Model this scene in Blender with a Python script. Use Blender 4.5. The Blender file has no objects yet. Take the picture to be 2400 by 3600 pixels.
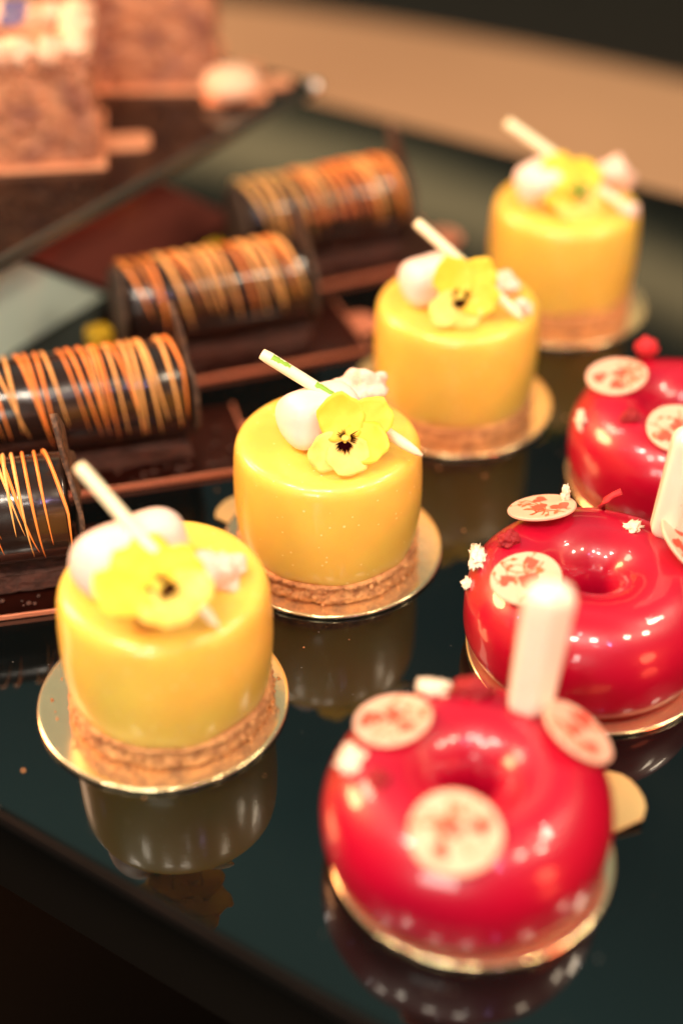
import bpy, math, random
from math import sin, cos, pi, radians, sqrt
from mathutils import Vector, Matrix, noise

S = 0.001                                  # everything below is written in millimetres
scene = bpy.context.scene
col = scene.collection

# ------------------------------------------------------------------ camera
cam_data = bpy.data.cameras.new('camera')
cam = bpy.data.objects.new('camera', cam_data); col.objects.link(cam)
cam.location = (0, 0, 309.6*S)
PITCH, ROLL = radians(37.338), radians(0.37)
cam.rotation_euler = (Matrix.Rotation(pi/2-PITCH, 4, 'X') @ Matrix.Rotation(ROLL, 4, 'Z')).to_euler()
cam_data.sensor_fit = 'VERTICAL'; cam_data.sensor_height = 36; cam_data.sensor_width = 24
cam_data.lens = 52.35
cam_data.clip_start = 0.01; cam_data.clip_end = 50
cam_data.dof.use_dof = True
cam_data.dof.focus_distance = 0.452
cam_data.dof.aperture_fstop = 2.6
cam_data.dof.aperture_blades = 0
scene.camera = cam

# ------------------------------------------------------------------ world (dim room: teal and tan bands ahead, painted for the table's reflections, warm dark behind)
w = bpy.data.worlds.new('World'); scene.world = w; w.use_nodes = True
nt = w.node_tree; nt.nodes.clear()
def N(nt, t, **k):
    n = nt.nodes.new(t)
    for a, b in k.items(): setattr(n, a, b)
    return n
def ramp(nt, stops, interp='LINEAR'):
    r = N(nt, 'ShaderNodeValToRGB'); e = r.color_ramp.elements
    r.color_ramp.interpolation = interp
    while len(e) < len(stops): e.new(0.5)
    for i, (p, c) in enumerate(stops):
        e[i].position = p; e[i].color = (*c, 1) if len(c) == 3 else c
    return r
out = N(nt, 'ShaderNodeOutputWorld'); bg = N(nt, 'ShaderNodeBackground')
tc = N(nt, 'ShaderNodeTexCoord'); sp = N(nt, 'ShaderNodeSeparateXYZ')
nt.links.new(tc.outputs['Generated'], sp.inputs[0])
r1 = ramp(nt, [(0.0, (.012, .009, .007)), (.37, (.03, .022, .012)), (.394, (.18, .19, .12)), (.409, (2.2, 1.6, .75)),
               (.423, (1.8, 1.3, .62)), (.440, (.12, .12, .08)), (.53, (.08, .10, .085)), (.64, (.12, .20, .185)), (.72, (.14, .25, .225)),
               (.79, (.22, .43, .38)), (.86, (.18, .38, .33)), (.95, (.20, .24, .2))])
ml = N(nt, 'ShaderNodeMath', operation='MULTIPLY_ADD'); ml.inputs[1].default_value = -0.25
nt.links.new(sp.outputs['X'], ml.inputs[0]); nt.links.new(sp.outputs['Z'], ml.inputs[2])
nt.links.new(ml.outputs[0], r1.inputs[0])
r2 = ramp(nt, [(0.0, (.05, .03, .02)), (.3, (.12, .07, .04)), (.7, (.26, .17, .11)), (1.0, (.22, .17, .13))])
nt.links.new(sp.outputs['Z'], r2.inputs[0])
mr = N(nt, 'ShaderNodeMapRange'); mr.inputs[1].default_value = -0.05; mr.inputs[2].default_value = 0.3
nt.links.new(sp.outputs['Y'], mr.inputs[0])
mx = N(nt, 'ShaderNodeMixRGB'); nt.links.new(mr.outputs[0], mx.inputs[0])
nt.links.new(r2.outputs[0], mx.inputs[1]); nt.links.new(r1.outputs[0], mx.inputs[2])
nt.links.new(mx.outputs[0], bg.inputs[0]); bg.inputs[1].default_value = 1.0
nt.links.new(bg.outputs[0], out.inputs[0])

# ------------------------------------------------------------------ lamps
def aim(o, target):
    d = Vector(target)*S - o.location
    o.rotation_euler = d.to_track_quat('-Z', 'Y').to_euler()
def area(name, loc, target, size, power, color, sy=None):
    l = bpy.data.lights.new(name, 'AREA'); l.energy = power; l.color = color
    l.shape = 'RECTANGLE' if sy else 'DISK'; l.size = size*S
    if sy: l.size_y = sy*S
    o = bpy.data.objects.new(name, l); col.objects.link(o); o.location = Vector(loc)*S; aim(o, target); return o
def bulb(name, loc, r, power, color):
    l = bpy.data.lights.new(name, 'POINT'); l.energy = power; l.color = color; l.shadow_soft_size = r*S
    o = bpy.data.objects.new(name, l); col.objects.link(o); o.location = Vector(loc)*S; return o
for p in ((-560, -320, 1150), (-250, -380, 1300), (-640, 60, 1200), (40, -330, 1250)):
    area('key_lamp', p, (20, 380, 20), 130, 5.2, (1, .86, .68))
for p in ((900, 100, 1000), (820, 480, 1050), (640, -120, 1200)):
    area('room_lamp', p, (20, 420, 20), 130, 4.4, (1, .80, .56))
area('red_lamp', (620, -160, 170), (0, 420, 20), 200, 2.4, (1, .16, .07))
area('amber_lamp', (-900, 720, 520), (-60, 560, 40), 360, 20.0, (1, .40, .16))
area('front_fill', (-190, -270, 270), (0, 380, 20), 220, 1.7, (.95, 1, .86), 160)  # soft panel added close in front to brighten the nearest cake's side
area('back_lamp', (-1250, 1250, 1500), (20, 600, 0), 500, 16.0, (1, .62, .38))
for k, (p, r, e, c) in enumerate([((-420, 240, 760), 13, .9, (1, .93, .85)), ((60, -160, 620), 13, .7, (1, .9, .8)),
        ((230, -200, 700), 14, .8, (.62, .42, 1)), ((170, -60, 560), 10, .35, (.75, .5, 1)), ((-420, 800, 900), 14, .8, (1, .9, .8)),
        ((520, 520, 760), 12, .7, (1, .85, .7)), ((-60, 40, 900), 14, .7, (1, .85, .75)), ((-760, 300, 700), 9, .3, (.6, .45, 1))]):
    bulb('small_bulb', p, r, e, c)

vs = scene.view_settings
vs.view_transform = 'Standard'; vs.look = 'None'; vs.gamma = 1; vs.exposure = 0.0; vs.use_curve_mapping = False
scene.cycles.use_denoising = True
scene.cycles.max_bounces = 10; scene.cycles.transmission_bounces = 8
scene.cycles.caustics_reflective = True
scene.cycles.sample_clamp_indirect = 4
scene.cycles.blur_glossy = 0.4

# ------------------------------------------------------------------ materials
def mat(name, base, rough=.5, metal=0, coat=0, coat_rough=.03, sss=0, sss_r=(1, .5, .2), sss_scale=4, spec=.5, bump=None,
        vary=None, specks=None, ior=1.5, trans=0):
    m = bpy.data.materials.new(name); m.use_nodes = True
    nt = m.node_tree; b = nt.nodes['Principled BSDF']
    b.inputs['Base Color'].default_value = (*base, 1); b.inputs['Roughness'].default_value = rough
    b.inputs['Metallic'].default_value = metal; b.inputs['Coat Weight'].default_value = coat
    b.inputs['Coat Roughness'].default_value = coat_rough; b.inputs['IOR'].default_value = ior
    b.inputs['Specular IOR Level'].default_value = spec
    b.inputs['Transmission Weight'].default_value = trans
    if sss:
        b.inputs['Subsurface Weight'].default_value = sss; b.inputs['Subsurface Radius'].default_value = sss_r
        b.inputs['Subsurface Scale'].default_value = sss_scale*S
    tc = N(nt, 'ShaderNodeTexCoord'); cur = None
    if vary:                       # (second colour, scale in 1/m, contrast low, high)
        c2, sc, lo, hi = vary
        n = N(nt, 'ShaderNodeTexNoise'); n.inputs['Scale'].default_value = sc; n.inputs['Detail'].default_value = 5
        nt.links.new(tc.outputs['Object'], n.inputs[0])
        r = ramp(nt, [(lo, base), (hi, c2)]); nt.links.new(n.outputs[0], r.inputs[0]); cur = r.outputs[0]
    if specks:                     # (colour, scale, threshold)
        c3, sc, th = specks
        n = N(nt, 'ShaderNodeTexVoronoi'); n.inputs['Scale'].default_value = sc
        nt.links.new(tc.outputs['Object'], n.inputs[0])
        n2 = N(nt, 'ShaderNodeTexNoise'); n2.inputs['Scale'].default_value = sc*.35
        nt.links.new(tc.outputs['Object'], n2.inputs[0])
        a = N(nt, 'ShaderNodeMath', operation='MULTIPLY'); a.inputs[1].default_value = th*2
        nt.links.new(n2.outputs[0], a.inputs[0])
        lt = N(nt, 'ShaderNodeMath', operation='LESS_THAN')
        nt.links.new(n.outputs['Distance'], lt.inputs[0]); nt.links.new(a.outputs[0], lt.inputs[1])
        mxx = N(nt, 'ShaderNodeMixRGB'); nt.links.new(lt.outputs[0], mxx.inputs[0])
        if cur: nt.links.new(cur, mxx.inputs[1])
        else: mxx.inputs[1].default_value = (*base, 1)
        mxx.inputs[2].default_value = (*c3, 1); cur = mxx.outputs[0]
    if cur: nt.links.new(cur, b.inputs['Base Color'])
    if bump:                       # list of (scale, distance mm)
        prev = None
        for sc, dist in bump:
            n = N(nt, 'ShaderNodeTexNoise'); n.inputs['Scale'].default_value = sc; n.inputs['Detail'].default_value = 4
            nt.links.new(tc.outputs['Object'], n.inputs[0])
            bp = N(nt, 'ShaderNodeBump'); bp.inputs['Distance'].default_value = dist*S; bp.inputs['Strength'].default_value = 1
            nt.links.new(n.outputs[0], bp.inputs['Height'])
            if prev: nt.links.new(prev.outputs[0], bp.inputs['Normal'])
            prev = bp
        nt.links.new(prev.outputs[0], b.inputs['Normal'])
        if coat: nt.links.new(prev.outputs[0], b.inputs['Coat Normal'])
    return m
M = {}
M['black_glass'] = mat('black_glass', (.0025, .0035, .0035), rough=.02, ior=1.52, bump=[(9, .05)])
M['glass_edge'] = mat('glass_edge', (.004, .0025, .0015), rough=.6, spec=.2)
M['floor'] = mat('floor', (.0022, .0014, .0006), rough=.9, spec=.1, vary=((.004, .0022, .001), 3, .3, .7))
M['floor_back'] = mat('floor_back', (.03, .022, .015), rough=.7, vary=((.06, .12, .08), 1.2, .62, .8))
M['tan_wood'] = mat('tan_wood', (.29, .19, .11), rough=.55, vary=((.36, .24, .14), 4, .3, .7))
M['gold'] = mat('gold_foil', (.95, .76, .46), rough=.17, metal=.88, bump=[(220, .04)])
M['gold_tab'] = mat('gold_tab', (.88, .58, .24), rough=.3, metal=.45, bump=[(150, .08)])
M['gold_dark'] = mat('gold_board_darkened', (.17, .05, .035), rough=.3, metal=1, bump=[(180, .05)])  # gold darkened to maroon, standing in for its dark red-lit reflections
M['tan_cream'] = mat('tan_cream', (.80, .50, .34), rough=.6, sss=.1, sss_scale=3)
M['salmon'] = mat('salmon_gold_card', (.88, .38, .20), rough=.4, metal=.2)
M['rim_red_lit'] = mat('gold_rim_red_lit', (.95, .32, .18), rough=.42, metal=.6)  # red light on the gold rims and tabs is put into this colour
M['yellow'] = mat('yellow_glaze', (.87, .63, .115), rough=.38, coat=.6, coat_rough=.15, sss=.45, sss_r=(1, .6, .08), sss_scale=5,
                  vary=((.84, .52, .085), 38, .32, .68), specks=((1, .80, .34), 300, .10), bump=[(35, .3), (700, .03)])
M['biscuit'] = mat('biscuit', (.78, .37, .14), rough=.9, vary=((.36, .14, .05), 260, .35, .65), bump=[(420, 1.4), (1300, .6)])
M['red'] = mat('red_glaze', (.40, .0008, .022), rough=.34, coat=.75, coat_rough=.012, sss=0, sss_r=(1, .05, .05), sss_scale=3,
               bump=[(45, .35)])
M['cream'] = mat('white_cream', (.86, .70, .63), rough=.45, sss=.3, sss_r=(1, .7, .5), sss_scale=3, specks=((.35, .22, .16), 520, .035),
                 bump=[(250, .12)])
M['stick'] = mat('white_chocolate_stick', (.92, .84, .58), rough=.4, sss=.3, sss_r=(1, .8, .5), sss_scale=1.5)
M['green'] = mat('green_tint', (.24, .46, .04), rough=.5)
M['crumble'] = mat('pink_crumble', (.82, .52, .40), rough=.9, vary=((.90, .70, .60), 300, .35, .65), bump=[(700, .5)])
M['petal'] = mat('yellow_petal', (.93, .54, .03), rough=.6, vary=((.98, .63, .06), 130, .35, .65), sss=.12, sss_r=(1, .8, .1), sss_scale=1.2, bump=[(260, .12)])
M['petal_pale'] = mat('pale_yellow_petal', (.93, .58, .10), rough=.6, vary=((.98, .67, .18), 130, .35, .65), sss=.12, sss_r=(1, .8, .1), sss_scale=1.2, bump=[(260, .12)])
M['viola_mark'] = mat('dark_maroon', (.012, .001, .002), rough=.9, spec=0)
M['viola_eye'] = mat('viola_eye', (.75, .68, .10), rough=.6)
M['choc'] = mat('dark_chocolate', (.018, .009, .007), rough=.22, coat=.5, coat_rough=.12, bump=[(60, .3)])
M['sponge'] = mat('chocolate_sponge', (.045, .016, .011), rough=.85, vary=((.09, .03, .02), 300, .4, .7), bump=[(450, 1.2)])
M['plate'] = mat('cocoa_plate', (.045, .022, .013), rough=.7, vary=((.15, .075, .04), 500, .45, .7), bump=[(600, .5)])
M['drizzle'] = mat('orange_drizzle', (.93, .28, .055), rough=.4, sss=.2, sss_r=(1, .4, .1), sss_scale=1)
M['drizzle_pale'] = mat('pale_orange_drizzle', (.93, .45, .14), rough=.4, sss=.2, sss_r=(1, .4, .1), sss_scale=1)
M['jelly'] = mat('yellow_jelly', (.85, .50, .03), rough=.25, coat=.6)
M['disc'] = mat('white_chocolate_disc', (.84, .47, .34), rough=.4, sss=.2, sss_r=(1, .6, .4), sss_scale=1.5)
M['print'] = mat('coral_print', (.86, .09, .055), rough=.4)
M['vine'] = mat('vine_print', (.62, .13, .05), rough=.4)
M['pipette'] = mat('vanilla_cream_pipette', (.95, .84, .66), rough=.3, coat=1, coat_rough=.05, sss=.1, sss_r=(1, .75, .5), sss_scale=3,
                   specks=((.30, .17, .10), 420, .085))
M['raspberry'] = mat('dried_raspberry', (.30, .006, .012), rough=.7, bump=[(600, .5)])
M['raspberry_red'] = mat('red_raspberry_piece', (.62, .02, .03), rough=.7, bump=[(600, .5)])
M['flake'] = mat('white_flake', (.95, .80, .62), rough=.8, bump=[(800, .5)])
M['crumbcoat'] = mat('pink_brown_crumb_coat', (.60, .27, .14), rough=.9, vary=((.30, .12, .08), 75, .38, .66), bump=[(160, 2.0), (600, .7)])
M['napkin'] = mat('pale_grey_lacquer', (.72, .86, .76), rough=.5)
M['maroon'] = mat('maroon_reflection', (.28, .07, .05), rough=.35, vary=((.22, .055, .04), 20, .3, .7))
M['violet'] = mat('violet_petal', (.13, .10, .22), rough=.6)
M['calyx'] = mat('green_calyx', (.18, .30, .03), rough=.6)

def smudge(m):                 # faint wipe marks and dust on polished glass
    nt = m.node_tree; b = nt.nodes['Principled BSDF']; tc = N(nt, 'ShaderNodeTexCoord')
    n = N(nt, 'ShaderNodeTexNoise'); n.inputs['Scale'].default_value = 14; n.inputs['Detail'].default_value = 6; n.inputs['Distortion'].default_value = 1.5
    nt.links.new(tc.outputs['Object'], n.inputs[0])
    q = ramp(nt, [(.42, (.015,)*3), (.62, (.05,)*3), (.8, (.12,)*3)]); nt.links.new(n.outputs[0], q.inputs[0]); nt.links.new(q.outputs[0], b.inputs['Roughness'])
    v = N(nt, 'ShaderNodeTexVoronoi'); v.inputs['Scale'].default_value = 230; nt.links.new(tc.outputs['Object'], v.inputs[0])
    n2 = N(nt, 'ShaderNodeTexNoise'); n2.inputs['Scale'].default_value = 90; nt.links.new(tc.outputs['Object'], n2.inputs[0])
    a = N(nt, 'ShaderNodeMath', operation='MULTIPLY_ADD'); a.inputs[1].default_value = .5; a.inputs[2].default_value = -.235; nt.links.new(n2.outputs[0], a.inputs[0])
    lt = N(nt, 'ShaderNodeMath', operation='LESS_THAN'); nt.links.new(v.outputs['Distance'], lt.inputs[0]); nt.links.new(a.outputs[0], lt.inputs[1])
    mm = N(nt, 'ShaderNodeMixRGB'); nt.links.new(lt.outputs[0], mm.inputs[0]); mm.inputs[1].default_value = b.inputs['Base Color'].default_value; mm.inputs[2].default_value = (.10, .09, .08, 1)
    nt.links.new(mm.outputs[0], b.inputs['Base Color'])
smudge(M['black_glass'])

# ------------------------------------------------------------------ mesh helper
class MB:
    def __init__(s): s.v = []; s.f = []; s.m = []
    def add(s, verts, faces, mi=0):
        o = len(s.v); s.v += [tuple(v) for v in verts]
        for f in faces: s.f.append(tuple(i+o for i in f)); s.m.append(mi)
    def lathe(s, prof, c=(0, 0, 0), n=96, closed=False, fn=None, mi=0):
        vs = []
        for j, (r, z) in enumerate(prof):
            for i in range(n):
                t = 2*pi*i/n; p = Vector((c[0]+r*cos(t), c[1]+r*sin(t), c[2]+z))
                if fn: p = fn(p, t, j)
                vs.append(p)
        m = len(prof); fs = []
        for j in range(m if closed else m-1):
            k = (j+1) % m
            for i in range(n): fs.append((j*n+i, j*n+(i+1) % n, k*n+(i+1) % n, k*n+i))
        if not closed:
            fs.append(tuple(reversed(range(n)))); fs.append(tuple((m-1)*n+i for i in range(n)))
        s.add(vs, fs, mi)
    def tube(s, pts, rad, n=12, mi=0, flat=1.0, upv=None, mod=None):
        pts = [Vector(p) for p in pts]; vs = []; m = len(pts)
        for j, p in enumerate(pts):
            d = (pts[min(j+1, m-1)]-pts[max(j-1, 0)]).normalized()
            up = Vector(upv) if upv else (Vector((0, 0, 1)) if abs(d.z) < .9 else Vector((0, 1, 0)))
            a = d.cross(up).normalized(); b = a.cross(d).normalized()
            r = rad[j] if isinstance(rad, (list, tuple)) else rad
            for i in range(n):
                t = 2*pi*i/n; k = mod(t, j/(m-1)) if mod else 1
                vs.append(p+a*cos(t)*r*k+b*sin(t)*r*flat*k)
        fs = [(j*n+i, (j+1)*n+i, (j+1)*n+(i+1) % n, j*n+(i+1) % n) for j in range(m-1) for i in range(n)]
        fs.append(tuple(range(n))); fs.append(tuple(reversed([(m-1)*n+i for i in range(n)])))
        s.add(vs, fs, mi)
    def box(s, c, size, rz=0, mi=0):
        vs = []
        for z in (-.5, .5):
            for x, y in ((-.5, -.5), (.5, -.5), (.5, .5), (-.5, .5)):
                X, Y = x*size[0], y*size[1]
                vs.append((c[0]+X*cos(rz)-Y*sin(rz), c[1]+X*sin(rz)+Y*cos(rz), c[2]+z*size[2]))
        s.add(vs, [(3, 2, 1, 0), (4, 5, 6, 7), (0, 1, 5, 4), (1, 2, 6, 5), (2, 3, 7, 6), (3, 0, 4, 7)], mi)
    def prism(s, poly, fr, h, mi=0, top=None):
        """polygon (2d mm) in a frame (origin, ax, ay, n), extruded h along n"""
        o, ax, ay, n = fr; k = len(poly)
        vs = [o+ax*x+ay*y for x, y in poly]+[o+ax*x+ay*y+n*h for x, y in poly]
        s.add(vs, [tuple(reversed(range(k))), tuple(range(k, 2*k))]+[(i, (i+1) % k, k+(i+1) % k, k+i) for i in range(k)], mi)
    def grid_box(s, c, size, rz, n, amp, sc, mi=0, seed=0):
        """box with subdivided faces displaced by noise"""
        vs = []; idx = {}; fs = []
        def V(i, j, k):
            key = (i, j, k)
            if key not in idx:
                x, y, z = (i/n-.5)*size[0], (j/n-.5)*size[1], (k/n-.5)*size[2]
                p = Vector((x, y, z)); d = Vector((i/n-.5, j/n-.5, k/n-.5))
                nrm = Vector([round(a*1.999) if abs(a) > .499 else 0 for a in d])
                if nrm.length: nrm.normalize()
                q = noise.noise_vector((p+Vector((seed*31, 7, 3)))*sc)
                p = p+nrm*(q.x*amp)+q*amp*.4-nrm*(amp*.3 if nrm.length else 0)
                idx[key] = len(vs)
                vs.append((c[0]+p.x*cos(rz)-p.y*sin(rz), c[1]+p.x*sin(rz)+p.y*cos(rz), c[2]+p.z))
            return idx[key]
        for a in range(n):
            for b in range(n):
                fs.append((V(a, b, 0), V(a, b+1, 0), V(a+1, b+1, 0), V(a+1, b, 0)))
                fs.append((V(a, b, n), V(a+1, b, n), V(a+1, b+1, n), V(a, b+1, n)))
                fs.append((V(a, 0, b), V(a+1, 0, b), V(a+1, 0, b+1), V(a, 0, b+1)))
                fs.append((V(a, n, b), V(a, n, b+1), V(a+1, n, b+1), V(a+1, n, b)))
                fs.append((V(0, a, b), V(0, a, b+1), V(0, a+1, b+1), V(0, a+1, b)))
                fs.append((V(n, a, b), V(n, a+1, b), V(n, a+1, b+1), V(n, a, b+1)))
        s.add(vs, fs, mi)
    def rock(s, c, r, seed, stretch=(1, 1, 1), amp=.35, sc=1.6, fine=.12, n=14, rot=0, mi=0):
        vs = []; c = Vector(c)
        rings = n; seg = n*2
        def P(d):
            a = noise.noise(d*sc+Vector((seed*7.1, seed*3.3, 0)))*amp+noise.noise(d*sc*3+Vector((seed, 0, 5)))*fine*1.6+noise.noise(d*sc*8+Vector((seed, 9, 5)))*fine
            q = d*(r*(1+a)); q = Vector((q.x*stretch[0], q.y*stretch[1], q.z*stretch[2]))
            return c+Vector((q.x*cos(rot)-q.y*sin(rot), q.x*sin(rot)+q.y*cos(rot), q.z))
        vs.append(P(Vector((0, 0, -1))))
        for j in range(1, rings):
            th = pi*j/rings
            for i in range(seg):
                t = 2*pi*i/seg; vs.append(P(Vector((sin(th)*cos(t), sin(th)*sin(t), -cos(th)))))
        vs.append(P(Vector((0, 0, 1)))); L = len(vs)-1
        fs = [(0, 1+(i+1) % seg, 1+i) for i in range(seg)]
        for j in range(rings-2):
            for i in range(seg):
                a = 1+j*seg+i; b = 1+j*seg+(i+1) % seg; fs.append((a, b, b+seg, a+seg))
        a0 = 1+(rings-2)*seg
        fs += [(a0+i, a0+(i+1) % seg, L) for i in range(seg)]
        s.add(vs, fs, mi)
    def build(s, name, mats, parent=None, smooth=True, bevel=0, loc=None, solid=0, subd=0):
        """vertices are world millimetres; the object is placed at its parent (or loc)"""
        base = Vector(parent['_o']) if parent is not None else Vector(loc or (0, 0, 0))
        me = bpy.data.meshes.new(name)
        me.from_pydata([tuple((Vector(v)-base)*S) for v in s.v], [], s.f); me.update()
        if not isinstance(mats, (list, tuple)): mats = [mats]
        for m in mats: me.materials.append(m)
        me.polygons.foreach_set('material_index', s.m)
        me.polygons.foreach_set('use_smooth', [smooth]*len(s.f))
        o = bpy.data.objects.new(name, me); col.objects.link(o); o['_o'] = list(base)
        if parent is not None: o.parent = parent
        else: o.location = base*S
        if bevel:
            b = o.modifiers.new('bevel', 'BEVEL'); b.width = bevel*S; b.segments = 3; b.limit_method = 'ANGLE'; b.angle_limit = radians(40)
        if solid:
            b = o.modifiers.new('solid', 'SOLIDIFY'); b.thickness = solid*S; b.offset = 0
        if subd:
            b = o.modifiers.new('sub', 'SUBSURF'); b.levels = subd; b.render_levels = subd
        return o
def thing(name, label, cat, loc, group=None):
    o = bpy.data.objects.new(name, None); col.objects.link(o); o.location = Vector(loc)*S; o['_o'] = list(loc)
    o.empty_display_size = .01
    return tag(o, label, cat, group)
def tag(o, label=None, cat=None, group=None, kind=None):
    if label: o['label'] = label
    if cat: o['category'] = cat
    if group: o['group'] = group
    if kind: o['kind'] = kind
    return o
def frame(o, n, up):
    n = Vector(n).normalized(); up = Vector(up); ay = (up-n*up.dot(n)).normalized(); ax = ay.cross(n).normalized()
    return (Vector(o), ax, ay, n)

# ------------------------------------------------------------------ setting
U = Vector((.839, -.545, 0)); Nn = Vector((.545, .839, 0))       # along and across the table
def T(u, n, z=0): p = U*u+Nn*n; p.z = z; return p
def slab(mb, u0, u1, n0, n1, z0, z1, mi=0):
    vs = [T(u0, n0, z0), T(u1, n0, z0), T(u1, n1, z0), T(u0, n1, z0), T(u0, n0, z1), T(u1, n0, z1), T(u1, n1, z1), T(u0, n1, z1)]
    mb.add(vs, [(3, 2, 1, 0), (4, 5, 6, 7), (0, 1, 5, 4), (1, 2, 6, 5), (2, 3, 7, 6), (3, 0, 4, 7)], mi)
mb = MB(); slab(mb, -900, 700, 178, 637, -10, 0)
o = mb.build('table_top', M['black_glass'], bevel=1.0, smooth=False); tag(o, kind='structure')
mb = MB(); slab(mb, -900, 700, 190, 625, -60, -10.5)
o = mb.build('table_frame', M['glass_edge'], smooth=False); tag(o, kind='structure')
mb = MB(); mb.add([(-4000, -3000, -760), (4000, -3000, -760), (4000, 9000, -760), (-4000, 9000, -760)], [(0, 1, 2, 3)])
o = mb.build('floor', M['floor'], smooth=False); tag(o, kind='structure')
mb = MB(); mb.add([(-4000, 1500, -755), (4000, 1100, -755), (4000, 9000, -755), (-4000, 9000, -755)], [(0, 1, 2, 3)])
o = mb.build('lighter_floor', M['floor_back'], smooth=False); tag(o, kind='structure')  # lighter sheet over the floor, added to brighten the far background
mb = MB(); slab(mb, -900, 700, 176.6, 177.7, -4.5, -.6)
o = mb.build('edge_highlight', mat('brown_edge_highlight', (.007, .004, .003), rough=.8, spec=.15, vary=((.003, .002, .0015), 30, .3, .7)), smooth=False); tag(o, kind='structure')  # strip added to imitate the faint brown highlight along the front edge
# tan wooden counter behind
bt = thing('wooden_counter', 'long pale tan wooden counter blurred across the background', 'counter', (0, 1000, -760))
mb = MB()
pa = [Vector((-700, 1060, 0)), Vector((900, 440, 0))]
def ctr(x, off, z):     # a slightly curved band
    y = 1240-.30*(x+110)-.00050*(x+110)**2
    return Vector((x, y-off, z))
xs = [-700+i*60 for i in range(28)]
vs = []; fs = []
for i, x in enumerate(xs):
    vs += [ctr(x, 0, -100), ctr(x, 330, -100), ctr(x, 330, -130), ctr(x, 0, -130)]
for i in range(len(xs)-1):
    for k in range(4): fs.append((i*4+k, i*4+(k+1) % 4, (i+1)*4+(k+1) % 4, (i+1)*4+k))
fs += [(0, 3, 2, 1), tuple((len(xs)-1)*4+k for k in range(4))]
mb.add(vs, fs); mb.build('counter_top', M['tan_wood'], bt, smooth=False, bevel=6)
mb = MB(); vs = []; fs = []
for i, x in enumerate(xs):
    vs += [ctr(x, 15, -130.5), ctr(x, 315, -130.5), ctr(x, 315, -760), ctr(x, 15, -760)]
for i in range(len(xs)-1):
    for k in range(4): fs.append((i*4+k, i*4+(k+1) % 4, (i+1)*4+(k+1) % 4, (i+1)*4+k))
fs += [(0, 3, 2, 1), tuple((len(xs)-1)*4+k for k in range(4))]
mb.add(vs, fs); mb.build('counter_base', M['floor_back'], bt, smooth=False)
# potted greenery far behind, only a dim green blur in the photograph
pt = thing('potted_plant', 'dim green plant in dark pot, blurred beyond the counter', 'plant', (470, 1500, -760))
mb = MB(); mb.lathe([(90, 0), (120, 230), (126, 240), (112, 240), (105, 200)], (470, 1500, -760), 32); mb.build('pot', M['floor_back'], pt)
mb = MB(); rnd = random.Random(3)
for k in range(160):
    a = rnd.uniform(0, 2*pi); e = rnd.uniform(.1, 1.4); L = rnd.uniform(60, 190); b = Vector((470, 1500, -480))+Vector((cos(a)*cos(e), sin(a)*cos(e), sin(e)))*rnd.uniform(10, 110)
    d = Vector((cos(a)*cos(e), sin(a)*cos(e), sin(e))); sd = d.cross(Vector((0, 0, 1))).normalized()*L*.14
    mb.add([b, b+d*L*.5+sd, b+d*L-Vector((0, 0, 20)), b+d*L*.5-sd], [(0, 1, 2, 3)])
mb.build('foliage', mat('dim_leaf', (.05, .11, .06), rough=.6), pt, smooth=False)

# ------------------------------------------------------------------ raised tray, left back
TZ = 60
tr = thing('raised_tray', 'black mirrored serving tray raised behind the chocolate rolls, one bright corner', 'tray', T(-520, 400, 0))
mb = MB(); slab(mb, -760, -360, 200, 532, TZ-5, TZ); mb.build('tray_top', M['black_glass'], tr, smooth=False, bevel=1.2)
mb = MB(); vs = [T(-700, 415, .3), T(-383, 415, .3), T(-383, 500, .3), T(-700, 500, .3), T(-700, 345, TZ-5.3), T(-375, 345, TZ-5.3), T(-375, 425, TZ-5.3), T(-700, 425, TZ-5.3)]
mb.add(vs, [(3, 2, 1, 0), (4, 5, 6, 7), (0, 1, 5, 4), (1, 2, 6, 5), (2, 3, 7, 6), (3, 0, 4, 7)]); mb.build('riser', M['maroon'], tr, smooth=False, bevel=1)  # added block, its maroon stands in for a reddish-brown reflection under the tray
mb = MB(); slab(mb, -361.6, -359.5, 200, 531, TZ-5.3, TZ+.4); mb.build('tray_edge', mat('bevelled_glass_edge', (.035, .04, .035), rough=.2, bump=[(60, .1)]), tr, smooth=False, bevel=.6)
mb = MB(); mb.rock(T(-361.3, 530.5, TZ-1.8), 3.8, 2, (1.1, 1, .8), amp=.12, fine=.02, n=16); mb.build('corner_glint', mat('glint_metal', (.95, .98, .95), rough=.3, metal=1), tr)  # small metal knob added to give the tray corner a bright glint
mb = MB(); slab(mb, -700, -520, 430, 500, .3, TZ-5.3); mb.build('rear_support', M['glass_edge'], tr, smooth=False)
# pale grey riser block beside the maroon one
mb = MB(); vs = [T(-480, 200, .3), T(-386, 200, .3), T(-386, 412, .3), T(-480, 412, .3), T(-480, 200, TZ-5.3), T(-378, 200, TZ-5.3), T(-378, 341, TZ-5.3), T(-480, 341, TZ-5.3)]
mb.add(vs, [(3, 2, 1, 0), (4, 5, 6, 7), (0, 1, 5, 4), (1, 2, 6, 5), (2, 3, 7, 6), (3, 0, 4, 7)])
o = mb.build('riser_block', M['napkin'], loc=T(-430, 300, 0), smooth=False, bevel=.8)
tag(o, 'pale grey green block with slanted end propping up the raised tray', 'riser')

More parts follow.
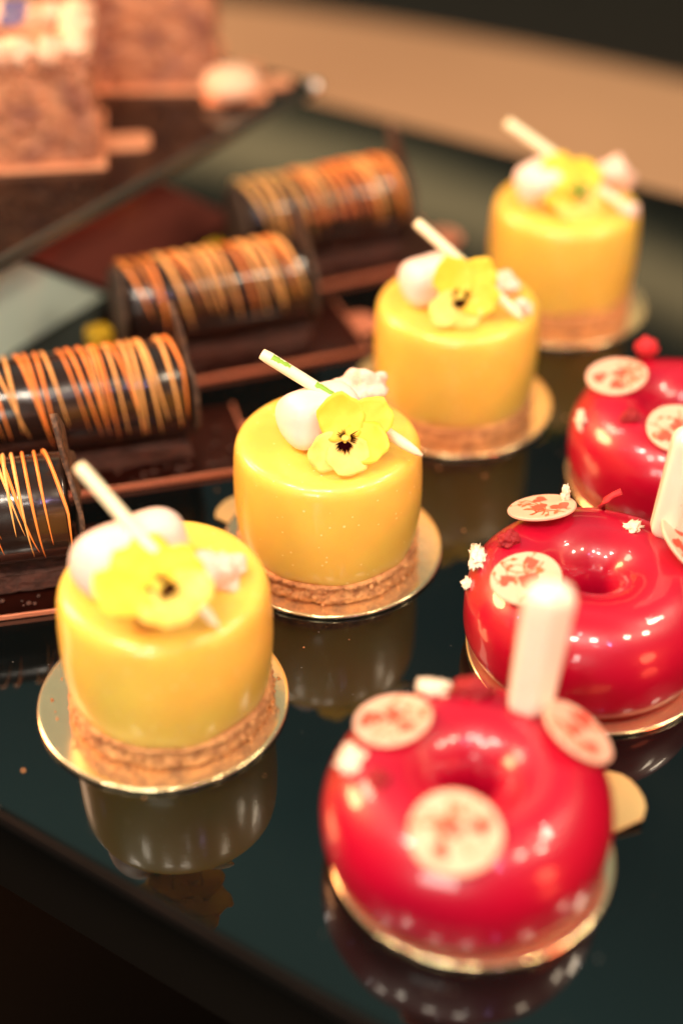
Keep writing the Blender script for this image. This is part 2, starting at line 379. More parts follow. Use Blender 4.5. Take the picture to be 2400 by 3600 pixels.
# ------------------------------------------------------------------ boards
def ell(c, r, n=72): return [(c[0]+r*cos(2*pi*i/n), c[1]+r*sin(2*pi*i/n)) for i in range(n)]
def round_board(c, r, tab, label, group, seed=0):
    o = thing('cake_board', label, 'cake board', (c[0], c[1], .3), group)
    mb = MB(); mb.lathe([(r-.4, .3), (r, .55), (r, 1.15), (r-.35, 1.45), (r-1.2, 1.35)], (c[0], c[1], 0), 96)
    mb.build('disc', M['gold'], o, bevel=0)
    a = radians(tab[0]); L, W, lift = tab[1], tab[2], tab[3]
    fr = frame((c[0]+(r-2)*cos(a), c[1]+(r-2)*sin(a), .5), (-sin(radians(lift))*cos(a), -sin(radians(lift))*sin(a), cos(radians(lift))), (cos(a), sin(a), 0))
    pts = [(-W/2, 0), (W/2, 0), (W/2*.98, L*.72)]+[(W/2*.98*cos(t)*.9+0, L*.72+L*.28*sin(t)) for t in [radians(x) for x in (15, 40, 65, 90, 115, 140, 165)]]+[(-W/2*.98, L*.72)]
    mb = MB(); mb.prism(pts, fr, .6); mb.build('pull_tab', M['gold_tab'], o, smooth=False, bevel=.15)
    return o

# ------------------------------------------------------------------ yellow glazed cakes
PETALS = [(-1.4, 6.2, 7.3, 7.2, 90, .55, 0), (5.9, 5.2, 9.0, 6.9, 36, .2, 0), (-4.6, -4.0, 6.9, 5.6, 222, .8, 1),
          (6.0, -.9, 7.0, 6.6, -8, .65, 0), (1.1, -5.0, 6.3, 6.6, 272, 1.05, 1)]
def flower(parent, c, n, up, sc=1.0, mirror=False, eye=True, petal=None, name='flower', seed=0):
    fr = frame(c, n, up); o_, ax, ay, nn = fr
    if mirror: ax = -ax
    rnd = random.Random(seed)
    fo = None
    for k, (cx, cy, ra, rb, rot, dz, pale) in enumerate(PETALS):
        mb = MB(); R = 6; G = 28; r0 = radians(rot); vs = []; fs = []
        ph = rnd.uniform(0, 6)
        for j in range(R+1):
            for i in range(G):
                t = 2*pi*i/G; q = j/R
                ruff = 1+(.045*sin(5*t+ph)+.025*sin(9*t+ph*2))*q*q
                x = ra*q*cos(t)*ruff; y = rb*q*sin(t)*ruff
                X = cx+x*cos(r0)-y*sin(r0); Y = cy+x*sin(r0)+y*cos(r0)
                d = sqrt(X*X+Y*Y)/12
                z = dz+2.4*d*d*(.6+.6*sin(k*2.1+seed))+.8*sin(2*t+ph)*q*q+.4*sin(7*t+ph)*q**3
                vs.append(o_+(ax*X+ay*Y+nn*z)*sc)
        for j in range(R):
            for i in range(G):
                a = j*G+i; b = j*G+(i+1) % G
                if j == 0: fs.append((0, G+i, G+(i+1) % G))
                else: fs.append((a, a+G, b+G, b))
        mb.add(vs, fs)
        m = petal or (M['petal_pale'] if pale else M['petal'])
        if fo is None:
            fo = mb.build(name, m, parent, solid=.16)
        else:
            mb.build('petal', m, fo, solid=.16)
    def flat(mb, poly, z, mi):
        mb.add([o_+(ax*x+ay*y+nn*(z+.04*(x*x+y*y)/4))*sc for x, y in poly], [tuple(range(len(poly)))], mi)
    if eye:
        mb = MB()
        def spike(a, r1, r2, wd, mi=0, z=1.95, c=(0, -.9)):
            ca, sa = cos(radians(a)), sin(radians(a)); px, py = -sa*wd/2, ca*wd/2
            mid = (r1+r2)/2
            flat(mb, [(c[0]+ca*r1+px, c[1]+sa*r1+py), (c[0]+ca*r1-px, c[1]+sa*r1-py), (c[0]+ca*mid-px*.9, c[1]+sa*mid-py*.9), (c[0]+ca*r2, c[1]+sa*r2), (c[0]+ca*mid+px*.9, c[1]+sa*mid+py*.9)], z, mi)
        for k in range(13):
            spike(202+k*11+rnd.uniform(-2, 2), .5, rnd.uniform(3.3, 4.5)-abs(k-6)*.12, .8, z=1.95+k*.012)
        for k in range(6): spike(-22+k*11, 1.7, rnd.uniform(3.4, 5.0), .38, c=(0, 0), z=2.1+k*.012)
        for k in range(6): spike(98+k*15, 1.1, rnd.uniform(2.2, 3.2), .34, c=(0, .2), z=2.1+k*.012)
        flat(mb, [(1.1*cos(2*pi*i/14), .15+.8*sin(2*pi*i/14)) for i in range(14)], 2.3, 1)
        mb.build('flower_centre', [M['viola_mark'], M['viola_eye']], fo, smooth=False, solid=.1)
    else:
        mb = MB(); b = o_-nn*.8*sc
        for k in range(5):
            a = 2*pi*k/5; e = ax*cos(a)+ay*sin(a)
            mb.tube([b, b+e*2.5*sc-nn*.5, b+e*5*sc+nn*.2], [1.3, 1.1, .2], 6)
        mb.tube([b, b-nn*5*sc-ay*3], [.9, .7], 8)
        mb.build('calyx', M['calyx'], fo)
    return fo
def stick(parent, a, b, r, tint=()):
    a = Vector(a); b = Vector(b); mb = MB()
    n = 24; pts = [a.lerp(b, i/n)+Vector((0, 0, .4*sin(pi*i/n))) for i in range(n+1)]
    rad = [r*(.86 if i == 0 else 1)*(1-.12*i/n) for i in range(n+1)]
    rad[-1] = r*.25; rad[-2] = r*.62; rad[-3] = r*.8
    mb.tube(pts, rad, 20)
    o = mb.build('chocolate_stick', M['stick'], parent)
    if tint:
        d = (b-a).normalized(); side = d.cross(Vector((0, -.75, .65))).normalized(); out = side.cross(d).normalized()*-1
        if out.y > 0: out = -out
        for t0, t1, seed in tint:
            m2 = MB(); K = 10; vs = []; fs = []; rn = random.Random(seed)
            for i in range(K+1):
                t = t0+(t1-t0)*i/K; c = a.lerp(b, t)+Vector((0, 0, .4*sin(pi*t)))
                e0 = -.15+rn.uniform(-.12, .12)+.4*i/K; e1 = .95+rn.uniform(-.2, .2)
                for j in range(7):
                    q = e0+(e1-e0)*j/6
                    up = out.cross(d); up = up if up.z > 0 else -up
                    vs.append(c+(out*cos(q)+up*sin(q))*(r*(1-.12*t)+.06))
            for i in range(K):
                for j in range(6): fs.append((i*7+j, i*7+j+1, (i+1)*7+j+1, (i+1)*7+j))
            m2.add(vs, fs); m2.build('green_stain', M['green'], o)
    return o
BODY = [(27.2, 8.0), (28.0, 8.9), (28.7, 10.5), (29.3, 14), (29.8, 19), (30, 26), (29.9, 33), (29.6, 38.5), (29.25, 41.8), (28.9, 43.3), (28.3, 44.6), (27.3, 45.6), (26.1, 46.15), (24.4, 46.35), (15, 46.2), (5, 46.2), (1, 46.2)]
def yellow_cake(c, seed, label):
    o = thing('yellow_cake', label, 'cake', (c[0], c[1], 1.5), 'yellow glazed cakes in a row')
    rnd = random.Random(seed)
    def fn(p, t, j):
        k = noise.noise(Vector((cos(t)*1.3, sin(t)*1.3, seed+p.z*.03)))
        wob = k*.35
        q = Vector((p.x+cos(t)*wob, p.y+sin(t)*wob, p.z))
        if j < 3: q.z += noise.noise(Vector((cos(t)*2.5, sin(t)*2.5, seed+7)))*1.6
        return q
    mb = MB(); mb.lathe(BODY, (c[0], c[1], 0), 128, fn=fn); mb.build('glazed_body', M['yellow'], o)
    def fb(p, t, j):
        k = noise.noise(Vector((cos(t)*6, sin(t)*6, seed+p.z*.25)))*.8+noise.noise(Vector((cos(t)*24, sin(t)*24, seed+p.z*.8)))*.7+noise.noise(Vector((cos(t)*60, sin(t)*60, seed+p.z*2)))*.45
        return Vector((p.x+cos(t)*k, p.y+sin(t)*k, p.z))
    mb = MB(); mb.lathe([(28.0, 1.6), (28.9, 1.9)]+[(29.2+.25*sin(q*.6), 2.2+q*.5) for q in range(13)]+[(28.6, 8.8), (26.5, 9.2)], (c[0], c[1], 0), 300, fn=fb)
    for q in range(70):
        t = rnd.uniform(0, 2*pi); rr = rnd.uniform(28.9, 29.9); mb.rock((c[0]+rr*cos(t), c[1]+rr*sin(t), rnd.uniform(2.2, 8)), rnd.uniform(.3, .9), q, (1, 1, 1), n=4)
    mb.build('biscuit_base', M['biscuit'], o)
    return o
def quenelle(parent, a, b, R, seed=0):
    a = Vector(a); b = Vector(b); mb = MB(); n = 30; pts = []; rad = []
    for i in range(n+1):
        t = .5-.5*cos(pi*i/n); pts.append(a.lerp(b, t)); u = 2*t-1; rad.append(max(.05, R*(1-abs(u)**4.5)**(1/2)*(1+.07*sin(t*5+seed))))
    mb.tube(pts, rad, 40, flat=.95, mod=lambda t, q: 1+.09*cos(3*t+seed+q*2)+.10*noise.noise(Vector((cos(t)*1.3, sin(t)*1.3, q*2.2+seed*3))))
    return mb.build('cream_quenelle', M['cream'], parent)
def crumble(parent, c, r, seed, st=(1, 1, .8), rot=0):
    mb = MB(); mb.rock(c, r, seed, st, amp=.6, sc=1.5, fine=.05, n=34, rot=rot)
    return mb.build('crumble_piece', M['crumble'], parent)

CAKES = [(-49.2, 314.3), (-4.5, 384.3), (41.5, 471.8), (90.1, 553.3)]
yl = ['yellow glazed cake nearest the camera, left of the front red doughnut',
      'sharply focused yellow glazed cake with clear viola bloom and green stained stick',
      'blurred yellow glazed cake third from the front, left of the farthest red doughnut',
      'most blurred yellow glazed cake at the far end of its row']
Y = [yellow_cake(c, 3+i*5, yl[i]) for i, c in enumerate(CAKES)]
round_board((-51.7, 314.4), 36.7, (113, 12, 15, 2), 'gold round board under the nearest yellow cake', 'gold round boards under the yellow cakes')
round_board((-3.4, 386.6), 36.7, (150, 9, 15, 2), 'gold round board under the sharply focused yellow cake', 'gold round boards under the yellow cakes')
round_board((42.6, 474.0), 36.7, (140, 9, 15, 2), 'gold round board under the third yellow cake from the front', 'gold round boards under the yellow cakes')
round_board((90.1, 551), 36.7, (175, 12, 16, 3), 'gold round board under the farthest yellow cake', 'gold round boards under the yellow cakes')
# garnish, nearest cake
p = Y[0]
quenelle(p, (-70, 302, 56.5), (-44, 323, 57.5), 10.6, 1)
flower(p, (-47.0, 291.5, 60.5), (.05, -.15, 1), (-1, .3, 0), 1.24, seed=4)
stick(p, (-69.5, 320.5, 80), (-32.0, 292.8, 47.6), 1.9)
crumble(p, (-33.5, 314.5, 50), 6.4, 5, (1, 1, .8))
# sharply focused cake
p = Y[1]
quenelle(p, (-18.5, 377.0, 55.6), (4, 389.5, 55.6), 10.0, 2)
flower(p, (.9, 369.6, 55.2), (.02, -.76, .65), (.03, .6, .8), 1.0, seed=1)
stick(p, (-24.6, 390.6, 72.2), (24.5, 371.2, 48.2), 1.95, tint=((.06, .17, 1), (.33, .48, 2)))
crumble(p, (6.5, 402, 51.5), 7.6, 11, (1.15, .85, .85), .3)
# third
p = Y[2]
quenelle(p, (21, 466, 55), (42, 475, 55), 9.6, 3)
flower(p, (40.0, 455.6, 56), (.12, -.76, .62), (-.1, .6, .8), 1.02, seed=2)
stick(p, (25.6, 477.5, 73.5), (63, 455, 47.8), 1.9)
crumble(p, (58, 476, 50), 5.0, 8)
crumble(p, (63.5, 462, 48.5), 3.0, 14)
# farthest
p = Y[3]
quenelle(p, (70, 545, 55), (88, 556, 55), 9.4, 4)
flower(p, (92, 541, 56), (-.1, .72, -.62), (.1, .7, .7), 1.08, eye=False, seed=3)
stick(p, (64.3, 562.5, 75), (113, 540, 48), 2.1)
crumble(p, (107.5, 562, 52.5), 7.8, 21, (1.1, .9, .9))
crumble(p, (113, 541, 48), 3.4, 24)

# ------------------------------------------------------------------ red glazed doughnuts
DR, DB, DH, DZ0 = 37.3, 16.4, 32.4, 1.5
def doughnut(c, seed, label):
    o = thing('red_doughnut', label, 'doughnut', (c[0], c[1], 1.5), 'red glazed doughnut cakes')
    prof = []
    for i in range(56):
        s = 2*pi*i/56; cs, sn = cos(s), sin(s)
        out = cs > 0
        e = .95 if sn > 0 else .50
        cs2 = math.copysign(abs(cs)**(e if out else 1), cs); sn2 = math.copysign(abs(sn)**(e if out else .9), sn)
        r = DR-DB+DB*cs2; z = DZ0+DH*.46+(DH*.54 if sn > 0 else DH*.46)*sn2
        prof.append((r, z))
    def fn(p, t, j):
        k = noise.noise(Vector((cos(t)*1.5, sin(t)*1.5, seed+p.z*.03)))*.7
        return Vector((p.x+cos(t)*k, p.y+sin(t)*k, p.z+k*.5*(p.z/30)))
    mb = MB(); mb.lathe(prof, (c[0], c[1], 0), 144, closed=True, fn=fn); mb.build('glazed_ring', M['red'], o)
    return o
def heart(x, y, s, a):
    P = []
    for i in range(26):
        t = 2*pi*i/26
        X = 16*sin(t)**3/17*s; Yv = (13*cos(t)-5*cos(2*t)-2*cos(3*t)-cos(4*t))/17*s
        P.append((x+X*cos(a)-Yv*sin(a), y+X*sin(a)+Yv*cos(a)))
    return list(reversed(P))
def printed_disc(parent, c, n, up, r, seed):
    fr = frame(c, n, up); o_, ax, ay, nn = fr; rnd = random.Random(seed)
    mb = MB(); K = 56; prof = [(r-.3, 0), (r, .3), (r, .8), (r-.3, 1.1)]
    vs = []
    for rr, z in prof:
        for i in range(K):
            t = 2*pi*i/K; wob = rr*(1+.012*sin(3*t+seed)); vs.append(o_+ax*wob*cos(t)+ay*wob*sin(t)+nn*z)
    fs = [(j*K+i, j*K+(i+1) % K, (j+1)*K+(i+1) % K, (j+1)*K+i) for j in range(3) for i in range(K)]
    fs += [tuple(reversed(range(K))), tuple(3*K+i for i in range(K))]
    mb.add(vs, fs, 0)
    lay = [1.13]
    def flat(poly, mi):
        poly = [p if sqrt(p[0]**2+p[1]**2) < r-.45 else (p[0]*(r-.45)/sqrt(p[0]**2+p[1]**2), p[1]*(r-.45)/sqrt(p[0]**2+p[1]**2)) for p in poly]
        lay[0] += .004
        mb.add([o_+ax*x+ay*y+nn*lay[0] for x, y in poly], [tuple(range(len(poly)))], mi)
    def curve(pts, wd, mi=2):
        for (x0, y0), (x1, y1) in zip(pts, pts[1:]):
            dx, dy = x1-x0, y1-y0; L = sqrt(dx*dx+dy*dy) or 1; px, py = -dy/L*wd/2, dx/L*wd/2
            if max(x0*x0+y0*y0, x1*x1+y1*y1) > (r-.5)**2: continue
            mb.add([o_+ax*a+ay*b+nn*1.125 for a, b in ((x0+px, y0+py), (x0-px, y0-py), (x1-px, y1-py), (x1+px, y1+py))], [(0, 1, 2, 3)], mi)
    # arching vine with side curls and leaves
    for vine in range(4):
        a0 = rnd.uniform(0, 2*pi)+vine*2.1; x, y = -cos(a0)*r*.75, -sin(a0)*r*.75; h = a0+rnd.uniform(-.5, .5); cv = rnd.choice((-1, 1))*rnd.uniform(.10, .16)
        pts = [(x, y)]
        for s_ in range(26):
            x += cos(h)*.62; y += sin(h)*.62; h += cv*.62; pts.append((x, y))
            if s_ % 5 == 3:
                hh = h+rnd.choice((-1, 1))*.9; xx, yy = x, y; q = [(xx, yy)]
                cc = rnd.choice((-1, 1))*.35
                for u in range(7): xx += cos(hh)*.42; yy += sin(hh)*.42; hh += cc*.42; q.append((xx, yy))
                curve(q, .3)
                lx, ly = cos(hh), sin(hh)
                flat([(xx, yy), (xx+lx*1.0+ly*.75, yy+ly*1.0-lx*.75), (xx+lx*2.6, yy+ly*2.6), (xx+lx*1.0-ly*.75, yy+ly*1.0+lx*.75)], 2)
        curve(pts, .5)
    for k in range(3):
        a = seed+k*2*pi/3+rnd.uniform(-.4, .4); d = r*(.56 if k else .12)
        flat(heart(d*cos(a), d*sin(a), rnd.uniform(2.6, 4.0), rnd.uniform(-1, 1)+a), 1)
    return mb.build('printed_disc', [M['disc'], M['print'], M['vine']], parent, smooth=False)
def pipette(parent, a, b, r):
    a = Vector(a); b = Vector(b); mb = MB(); n = 40; pts = []; rad = []; L = (b-a).length
    for i in range(n+1):
        t = i/n; z = t*L; pts.append(a.lerp(b, t)); w_ = r*(.86+.14*t)
        e = min(1, z/(r*.7)); f = min(1, (L-z)/(r*.85))
        rad.append(max(.05, w_*sqrt(max(0, 1-(1-e)**2))*sqrt(max(0, 1-(1-f)**2))))
    o_ = len(mb.v)
    mb.tube(pts, rad, 64, flat=.70, upv=(0, -1, .3), mod=lambda t, q: 1-.045*cos(6*t))
    # shallow ribs
    o = mb.build('pipette', M['pipette'], parent)
    m2 = MB(); d = (b-a).normalized()
    m2.tube([a-d*9, a+d*.8], [1.2, 1.6], 12); m2.build('pipette_tip', M['pipette'], o)
    return o
def bits(parent, name, m, items):
    for c, r, seed, st in items:
        mb = MB(); mb.rock(c, r, seed, st, amp=.55, sc=1.7, fine=.35 if name == 'wafer_flake' else .15, n=18); mb.build(name, m, parent)
DN = [(32.9, 258.8), (74.2, 338.6), (116.1, 427.3)]
dl = ['red glazed doughnut nearest the camera with a printed disc facing front',
      'red glazed doughnut in the middle, behind the front pipette, curled raspberry strip on its back',
      'farthest red glazed doughnut, cropped by the right edge, dark raspberry bit above a front disc']
D = [doughnut(c, 2+i*4, dl[i]) for i, c in enumerate(DN)]
round_board((34.8, 259.0), 37.6, (22, 15, 19, 9), 'gold round board with lifted pull tab under the nearest red doughnut', 'gold round boards under the red doughnuts')
round_board((76.0, 338.0), 37.8, (10, 13, 16, 5), 'gold round board under the middle red doughnut', 'gold round boards under the red doughnuts')
round_board((117.0, 426.5), 37.8, (10, 13, 16, 5), 'gold round board under the farthest red doughnut', 'gold round boards under the red doughnuts')
p = D[0]
printed_disc(p, (13.6, 272.6, 33.9), (-.18, .12, .98), (0, 1, 0), 10.3, 1)
printed_disc(p, (27.4, 234.9, 34.6), (-.02, -.22, .97), (0, 1, 0), 11.2, 2)
printed_disc(p, (60.5, 269.1, 33.6), (.52, .10, .84), (0, 1, 0), 10.6, 3)
pipette(p, (49.0, 278.0, 31.6), (51.4, 278.1, 76.6), 6.9)
bits(p, 'raspberry_piece', M['raspberry'], [((35, 283.6, 33.6), 4.4, 3, (1.15, .9, 1.0)), ((9.6, 252.6, 33.2), 2.6, 4, (1, 1, .8))])
bits(p, 'wafer_flake', M['flake'], [((24.5, 284.2, 34.6), 3.4, 5, (1.1, .7, .8)), ((3.0, 261.1, 31.6), 4.0, 7, (.8, 1, .6))])
p = D[1]
printed_disc(p, (61.2, 362.2, 34.8), (-.14, .30, .94), (0, 1, 0), 10.5, 4)
printed_disc(p, (53.2, 328.4, 35.0), (-.16, -.12, .98), (0, 1, 0), 10.3, 5)
printed_disc(p, (101.8, 345.0, 34.4), (.62, -.05, .78), (0, 1, 0), 10.5, 6)
pipette(p, (97.5, 352.0, 31.8), (101.5, 353.0, 71.8), 6.6)
bits(p, 'raspberry_piece', M['raspberry'], [((49.6, 347.4, 34.4), 3.0, 9, (1, 1, .9))])
mb = MB(); mb.tube([(80.0, 366.5, 32.2), (81.2, 366.8, 35.0), (83, 366.8, 36.8), (85.6, 366.8, 38.4)], [1.5, 1.3, 1.2, 1.3], 10, flat=.7)
mb.build('raspberry_strip', M['raspberry_red'], p)
bits(p, 'wafer_flake', M['flake'], [((40.8, 346.0, 29.0), 3.2, 12, (.8, 1.5, .7)), ((37.8, 340.5, 23.3), 1.8, 13, (.9, 1.1, .9)), ((68.5, 366.0, 37.8), 1.5, 14, (.8, .8, 1.7)), ((87.8, 354.6, 34.2), 2.5, 15, (1, .9, .5))])
p = D[2]
printed_disc(p, (94.8, 438.0, 34.8), (-.16, -.05, .98), (0, 1, 0), 10.6, 7)
printed_disc(p, (110.4, 406.0, 34.8), (-.05, -.22, .97), (0, 1, 0), 10.6, 8)
bits(p, 'raspberry_piece', M['raspberry'], [((96.0, 414.3, 34.2), 2.8, 16, (1, 1, .8))])
bits(p, 'raspberry_piece', M['raspberry_red'], [((108, 456.0, 35.8), 3.4, 18, (1.1, .8, 1)), ])
bits(p, 'wafer_flake', M['flake'], [((81.5, 424.0, 26.0), 2.6, 19, (.6, 1.2, 1.2))])

# ------------------------------------------------------------------ chocolate rolls
RR = 16.9
def choc_roll(c, ang, L, seed, label, blabel, tabside=1, jelly=True):
    """c: centre of the roll axis on the ground"""
    a = radians(ang); ax = Vector((cos(a), sin(a), 0)); ay = Vector((-sin(a), cos(a), 0)); az = Vector((0, 0, 1))
    C = Vector((c[0], c[1], 0)); rnd = random.Random(seed)
    bo = thing('oblong_board', blabel, 'cake board', (c[0], c[1], .3), 'gold oblong boards under the chocolate rolls')
    fr = (C-ay*1+ax*4+az*.3, ax, ay, az)
    mb = MB(); mb.prism([(-54, -21), (52, -21), (52, 20), (-54, 20)], fr, 1.4); mb.build('board_panel', M['gold_dark'], bo, smooth=False, bevel=.3)
    mb = MB(); mb.prism([(-54.9, -21.9), (52.9, -21.9), (52.9, -21.1), (-54.9, -21.1)], fr, 1.7)
    mb.prism([(52.1, -21.05), (52.9, -21.05), (52.9, 20.9), (52.1, 20.9)], fr, 1.7); mb.build('board_rim', M['rim_red_lit'], bo, smooth=False, bevel=.15)
    mb = MB(); mb.prism([(53.0, -8), (60, -8), (63.5, -5), (64.5, 0), (63.5, 5), (60, 8), (52.1, 8)], fr, .9); mb.build('pull_tab', M['rim_red_lit'], bo, smooth=False, bevel=.2)
    o = thing('chocolate_roll', label, 'chocolate roll', (c[0], c[1], 1.8), 'dark chocolate rolls with orange drizzle')
    mb = MB(); mb.grid_box(C+az*5.6, (L+2, 25, 7.2), a, 22, 1.1, .16, seed=seed); mb.build('sponge_base', M['sponge'], o)
    z0 = 8.6+RR
    mb = MB(); A = C+az*z0-ax*L/2; B = C+az*z0+ax*L/2
    pr = [(0, RR-1.5), (.5, RR-.4), (1.5, RR)]+[(t*L, RR) for t in (.25, .5, .75)]+[(L-1.5, RR), (L-.5, RR-.4), (L, RR-1.5)]
    mb.tube([A+ax*x for x, r in pr], [r for x, r in pr], 64); mb.build('roll', M['choc'], o)
    # drizzle: tapering strands over the top, running down the near side
    mb = MB(); x = -L/2+2
    while x < L/2-1:
        a0 = rnd.uniform(130, 175); a1 = rnd.uniform(-34, 8) if seed < 13 else rnd.uniform(-20, 22); lean = rnd.uniform(2.0, 11)
        ww = rnd.uniform(.6, 1.15)*(1 if seed < 13 else 1.35); K = 22; pts = []; rad = []
        for i in range(K+1):
            t = i/K; th = radians(a0+(a1-a0)*t)       # 0 = near side horizontal, 90 = top
            th_ = th
            px = x-lean*.4+lean*(t**1.3)
            if px > L/2-.5: px = L/2-.5
            if px < -L/2+.5: px = -L/2+.5
            pts.append(C+az*z0+ax*px-ay*(RR+.25)*cos(th_)+az*(RR+.25)*sin(th_))
            rad.append(ww*(1 if t < .55 else max(.12, 1-(t-.55)/.45*.85)))
        mb.tube(pts, rad, 8, flat=.6, mi=rnd.choice((0, 1)), upv=tuple(ax))
        x += rnd.choice((1.5, 2.6, 3.6, 5.6, 3.4) if seed < 13 else (3.0, 4.4, 6.0, 3.6))
    mb.build('drizzle', [M['drizzle'], M['drizzle_pale']], o)
    # end plates: thin ragged cocoa plates with a tall spike
    for sgn in (1, -1):
        mb = MB(); K = 64; F = []; o0 = C+az*z0+ax*(sgn*(L/2+1.0))
        for i in range(K):
            t = 2*pi*i/K; r = RR*(1.02 if sgn > 0 else .9)+noise.noise(Vector((cos(t)*2, sin(t)*2, seed+sgn*3)))*2.2+noise.noise(Vector((cos(t)*9, sin(t)*9, seed)))*1.2
            dd = (t-pi*.5+pi) % (2*pi)-pi
            r += (17 if sgn > 0 else 3)*math.exp(-(dd/.26)**2)
            F.append((r*cos(t), max(-z0+9, r*sin(t))))
        vs = []; rings = 5
        for side in (0, 1):
            for j in range(rings+1):
                for X, Yv in F:
                    q = j/rings; yy = Yv*q; lean = sgn*(max(0, yy)/30)**2*(-3)+noise.noise(Vector((X*q*.08, yy*.08, seed)))*1.2
                    vs.append(o0-ay*X*q+az*yy+ax*(sgn*(side*1.5)+lean*1.2+sgn*1.0))
        n1 = (rings+1)*K; fs = []
        for side in (0, 1):
            for j in range(rings):
                for i in range(K):
                    a_, b_ = side*n1+j*K+i, side*n1+j*K+(i+1) % K
                    fs.append((a_, b_, b_+K, a_+K) if side == 0 else (a_, a_+K, b_+K, b_))
        for i in range(K): fs.append((rings*K+i, rings*K+(i+1) % K, n1+rings*K+(i+1) % K, n1+rings*K+i))
        mb.add(vs, fs); mb.build('end_plate', M['plate'], o)
    if jelly:
        mb = MB(); q = C+az*8.5-ax*(L/2+10)+ay*6; mb.box(q, (9, 9, 13), a+.3); mb.build('jelly_cube', M['jelly'], o, smooth=False, bevel=1.5)
    return o
L = 70
def from_right(x, y, ang): a = radians(ang); return (x-L/2*cos(a), y-L/2*sin(a))
choc_roll(from_right(-86, 376, 12), 12, L, 11, 'nearest chocolate roll, cut off by the left edge, behind the nearest yellow cake', 'oblong gold board under the nearest chocolate roll')
choc_roll(from_right(-57, 446, 15), 15, L, 12, 'second nearest chocolate roll, its left end just outside the photo', 'oblong gold board under the second nearest chocolate roll')
choc_roll(from_right(-17.5, 525, 20), 20, L, 13, 'third nearest chocolate roll, whole, beside the pale riser block', 'oblong gold board under the third nearest chocolate roll')
choc_roll(from_right(21.5, 601, 24), 24, L, 14, 'farthest and blurriest chocolate roll, left of the farthest yellow cake', 'oblong gold board under the farthest chocolate roll')

# ------------------------------------------------------------------ cakes on the raised tray
def tall_cake(c, rz, size, h, label, blabel, flower_=False, tabang=0):
    bo = thing('square_board', blabel, 'cake board', (c[0], c[1], TZ+.2), 'gold boards on the raised tray')
    a = radians(rz); ax = Vector((cos(a), sin(a), 0)); ay = Vector((-sin(a), cos(a), 0)); az = Vector((0, 0, 1)); C = Vector((c[0], c[1], TZ+.2))
    fr = (C, ax, ay, az); s = size/2+3
    mb = MB(); mb.prism([(-s, -s), (s, -s), (s, s), (-s, s)], fr, 1.6); mb.build('board_panel', M['salmon'], bo, smooth=False, bevel=.3)
    mb = MB(); mb.prism([(s+.1, -12), (s+15, -12), (s+18, -9), (s+18, 1), (s+15, 4), (s+.1, 4)], fr, 1.4); mb.build('pull_tab', M['salmon'], bo, smooth=False, bevel=.3)
    o = thing('square_cake', label, 'cake', (c[0], c[1], TZ+1.9), 'crumb coated square cakes on the raised tray')
    mb = MB(); mb.grid_box(C+az*(1.8+h/2), (size, size, h), a, 44, 1.5, .14, seed=rz)
    rn = random.Random(int(rz)+5)
    for q in range(420):                       # clinging crumbs
        u_, v_ = rn.uniform(-.5, .5)*size, rn.uniform(0, 1)*h
        side = rn.choice((0, 1, 2))
        pq = C+az*(1.8+v_)+((ax*u_-ay*size*.505) if side == 0 else (ax*size*.505+ay*u_) if side == 1 else (-ax*size*.505+ay*u_))
        mb.rock(pq, rn.uniform(.6, 1.7), q, (1, 1, 1), amp=.5, fine=.1, n=4)
    mb.build('cake_body', M['crumbcoat'], o)
    rnd = random.Random(int(rz*7)); 
    mb = MB()
    for i in range(5):
        for j in range(5):
            if 0 < i < 4 and 0 < j < 4: continue
            q = C+az*(1.8+h+3)+ax*((i-2)*size*.2+rnd.uniform(-1, 1))+ay*((j-2)*size*.2+rnd.uniform(-1, 1))
            m1 = MB(); m1.rock(q-az*1.5, rnd.uniform(5.2, 7), i*5+j, (1.1, 1.1, .9), amp=.4, fine=.1, n=12); m1.build('cream_dollop', M['tan_cream'], o)
    if flower_:
        flower(o, C+az*(1.8+h+14)+ax*-2-ay*size*.3, (0, -.7, .6), (0, .6, .8), .42, petal=M['violet'], eye=False, name='violet_flower')
    return o
tall_cake((-125, 573), 8, 50, 42, 'square pink brown crumbed cake with violet bloom on its cream, front of the raised tray', 'gold square board under the front crumbed cake', True)
tall_cake((-84, 656), 2, 52, 60, 'square pink brown crumbed cake behind, its top cropped by the photo', 'gold square board under the rear crumbed cake')
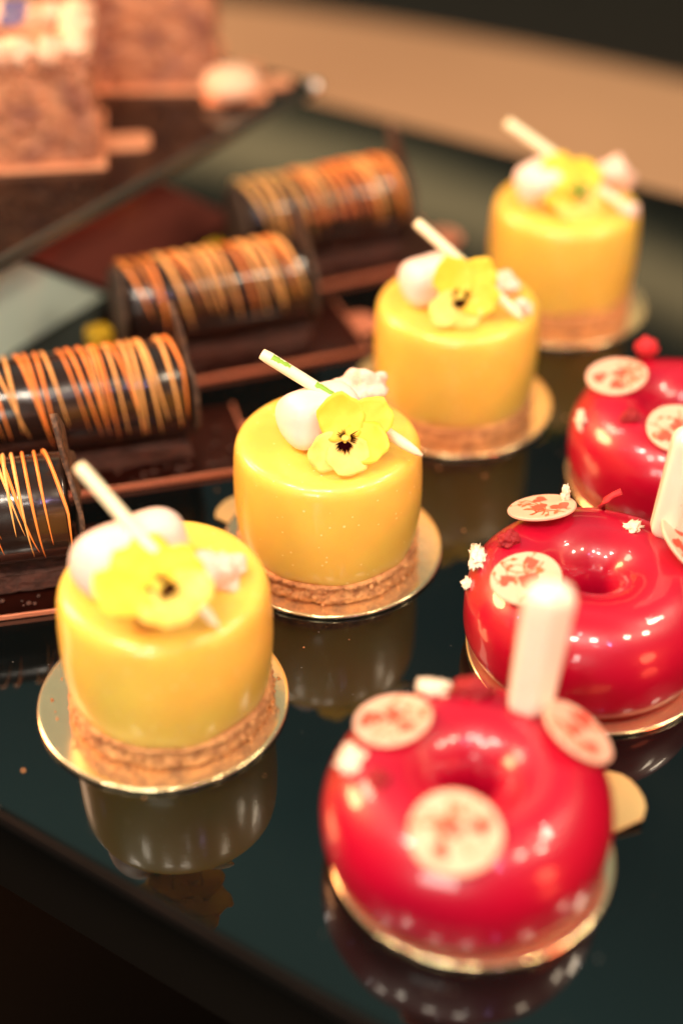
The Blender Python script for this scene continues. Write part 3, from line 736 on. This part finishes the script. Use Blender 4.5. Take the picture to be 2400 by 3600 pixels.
cb = thing('round_cream_cake', 'small round pale cream cake glowing beside the rear crumbed cake', 'cake', (-49, 626, TZ+1.8))
mb = MB(); mb.lathe([(11, 61.8), (12.5, 63.2), (12.7, 66), (11, 69.5), (7, 72), (1, 72.8)], (-49, 626, 0), 40); mb.build('cream_dome', M['tan_cream'], cb)
mb = MB(); mb.prism([(-13, -12), (14, -12), (14, 0), (26, 1), (28, 4), (28, 9), (25, 12), (-13, 12)], (Vector((-49, 628, TZ+.2)), Vector((.97, .24, 0)), Vector((-.24, .97, 0)), Vector((0, 0, 1))), 1.4)
o = mb.build('small_board', M['salmon'], loc=(-49, 628, TZ+.2), smooth=False, bevel=.3); tag(o, 'small orange lit board with tab under the round cream cake', 'cake board')

# ------------------------------------------------------------------ loose crumbs nobody would count
mb = MB(); rnd = random.Random(77)
for k in range(260):
    cx, cy, aa, hl = rnd.choice([(-120, 369, 12, 50), (-91, 437, 15, 52), (-50, 513, 20, 52), (-10, 587, 24, 52)])
    a = radians(aa); u_, v_ = rnd.uniform(-.9, 1)*hl, -rnd.uniform(14, 20.5)
    if rnd.random() < .3: u_, v_ = rnd.uniform(40, 51), rnd.uniform(-19, 19)
    mb.rock((cx+u_*cos(a)-v_*sin(a), cy+u_*sin(a)+v_*cos(a), 2.2), rnd.uniform(.35, 1.1), k, (1, 1, .7), n=4)
o = mb.build('chocolate_crumbs', M['sponge'], loc=(-60, 480, 1.7)); tag(o, 'dark chocolate crumbs scattered over the boards of the rolls', 'crumbs', kind='stuff')
mb = MB()
for k in range(110):
    c = rnd.choice([(-51.7, 314.4), (-3.4, 386.6), (42.6, 474)]); t = rnd.uniform(0, 2*pi); rr = rnd.uniform(30.5, 36) if rnd.random() < .8 else rnd.uniform(37, 52)
    mb.rock((c[0]+rr*cos(t), c[1]+rr*sin(t), 1.6 if rr < 36.3 else .25), rnd.uniform(.2, .55), k, (1, 1, .8), n=4)
o = mb.build('biscuit_crumbs', M['biscuit'], loc=(0, 390, 1.4)); tag(o, 'tiny biscuit crumbs around the yellow cakes', 'crumbs', kind='stuff')
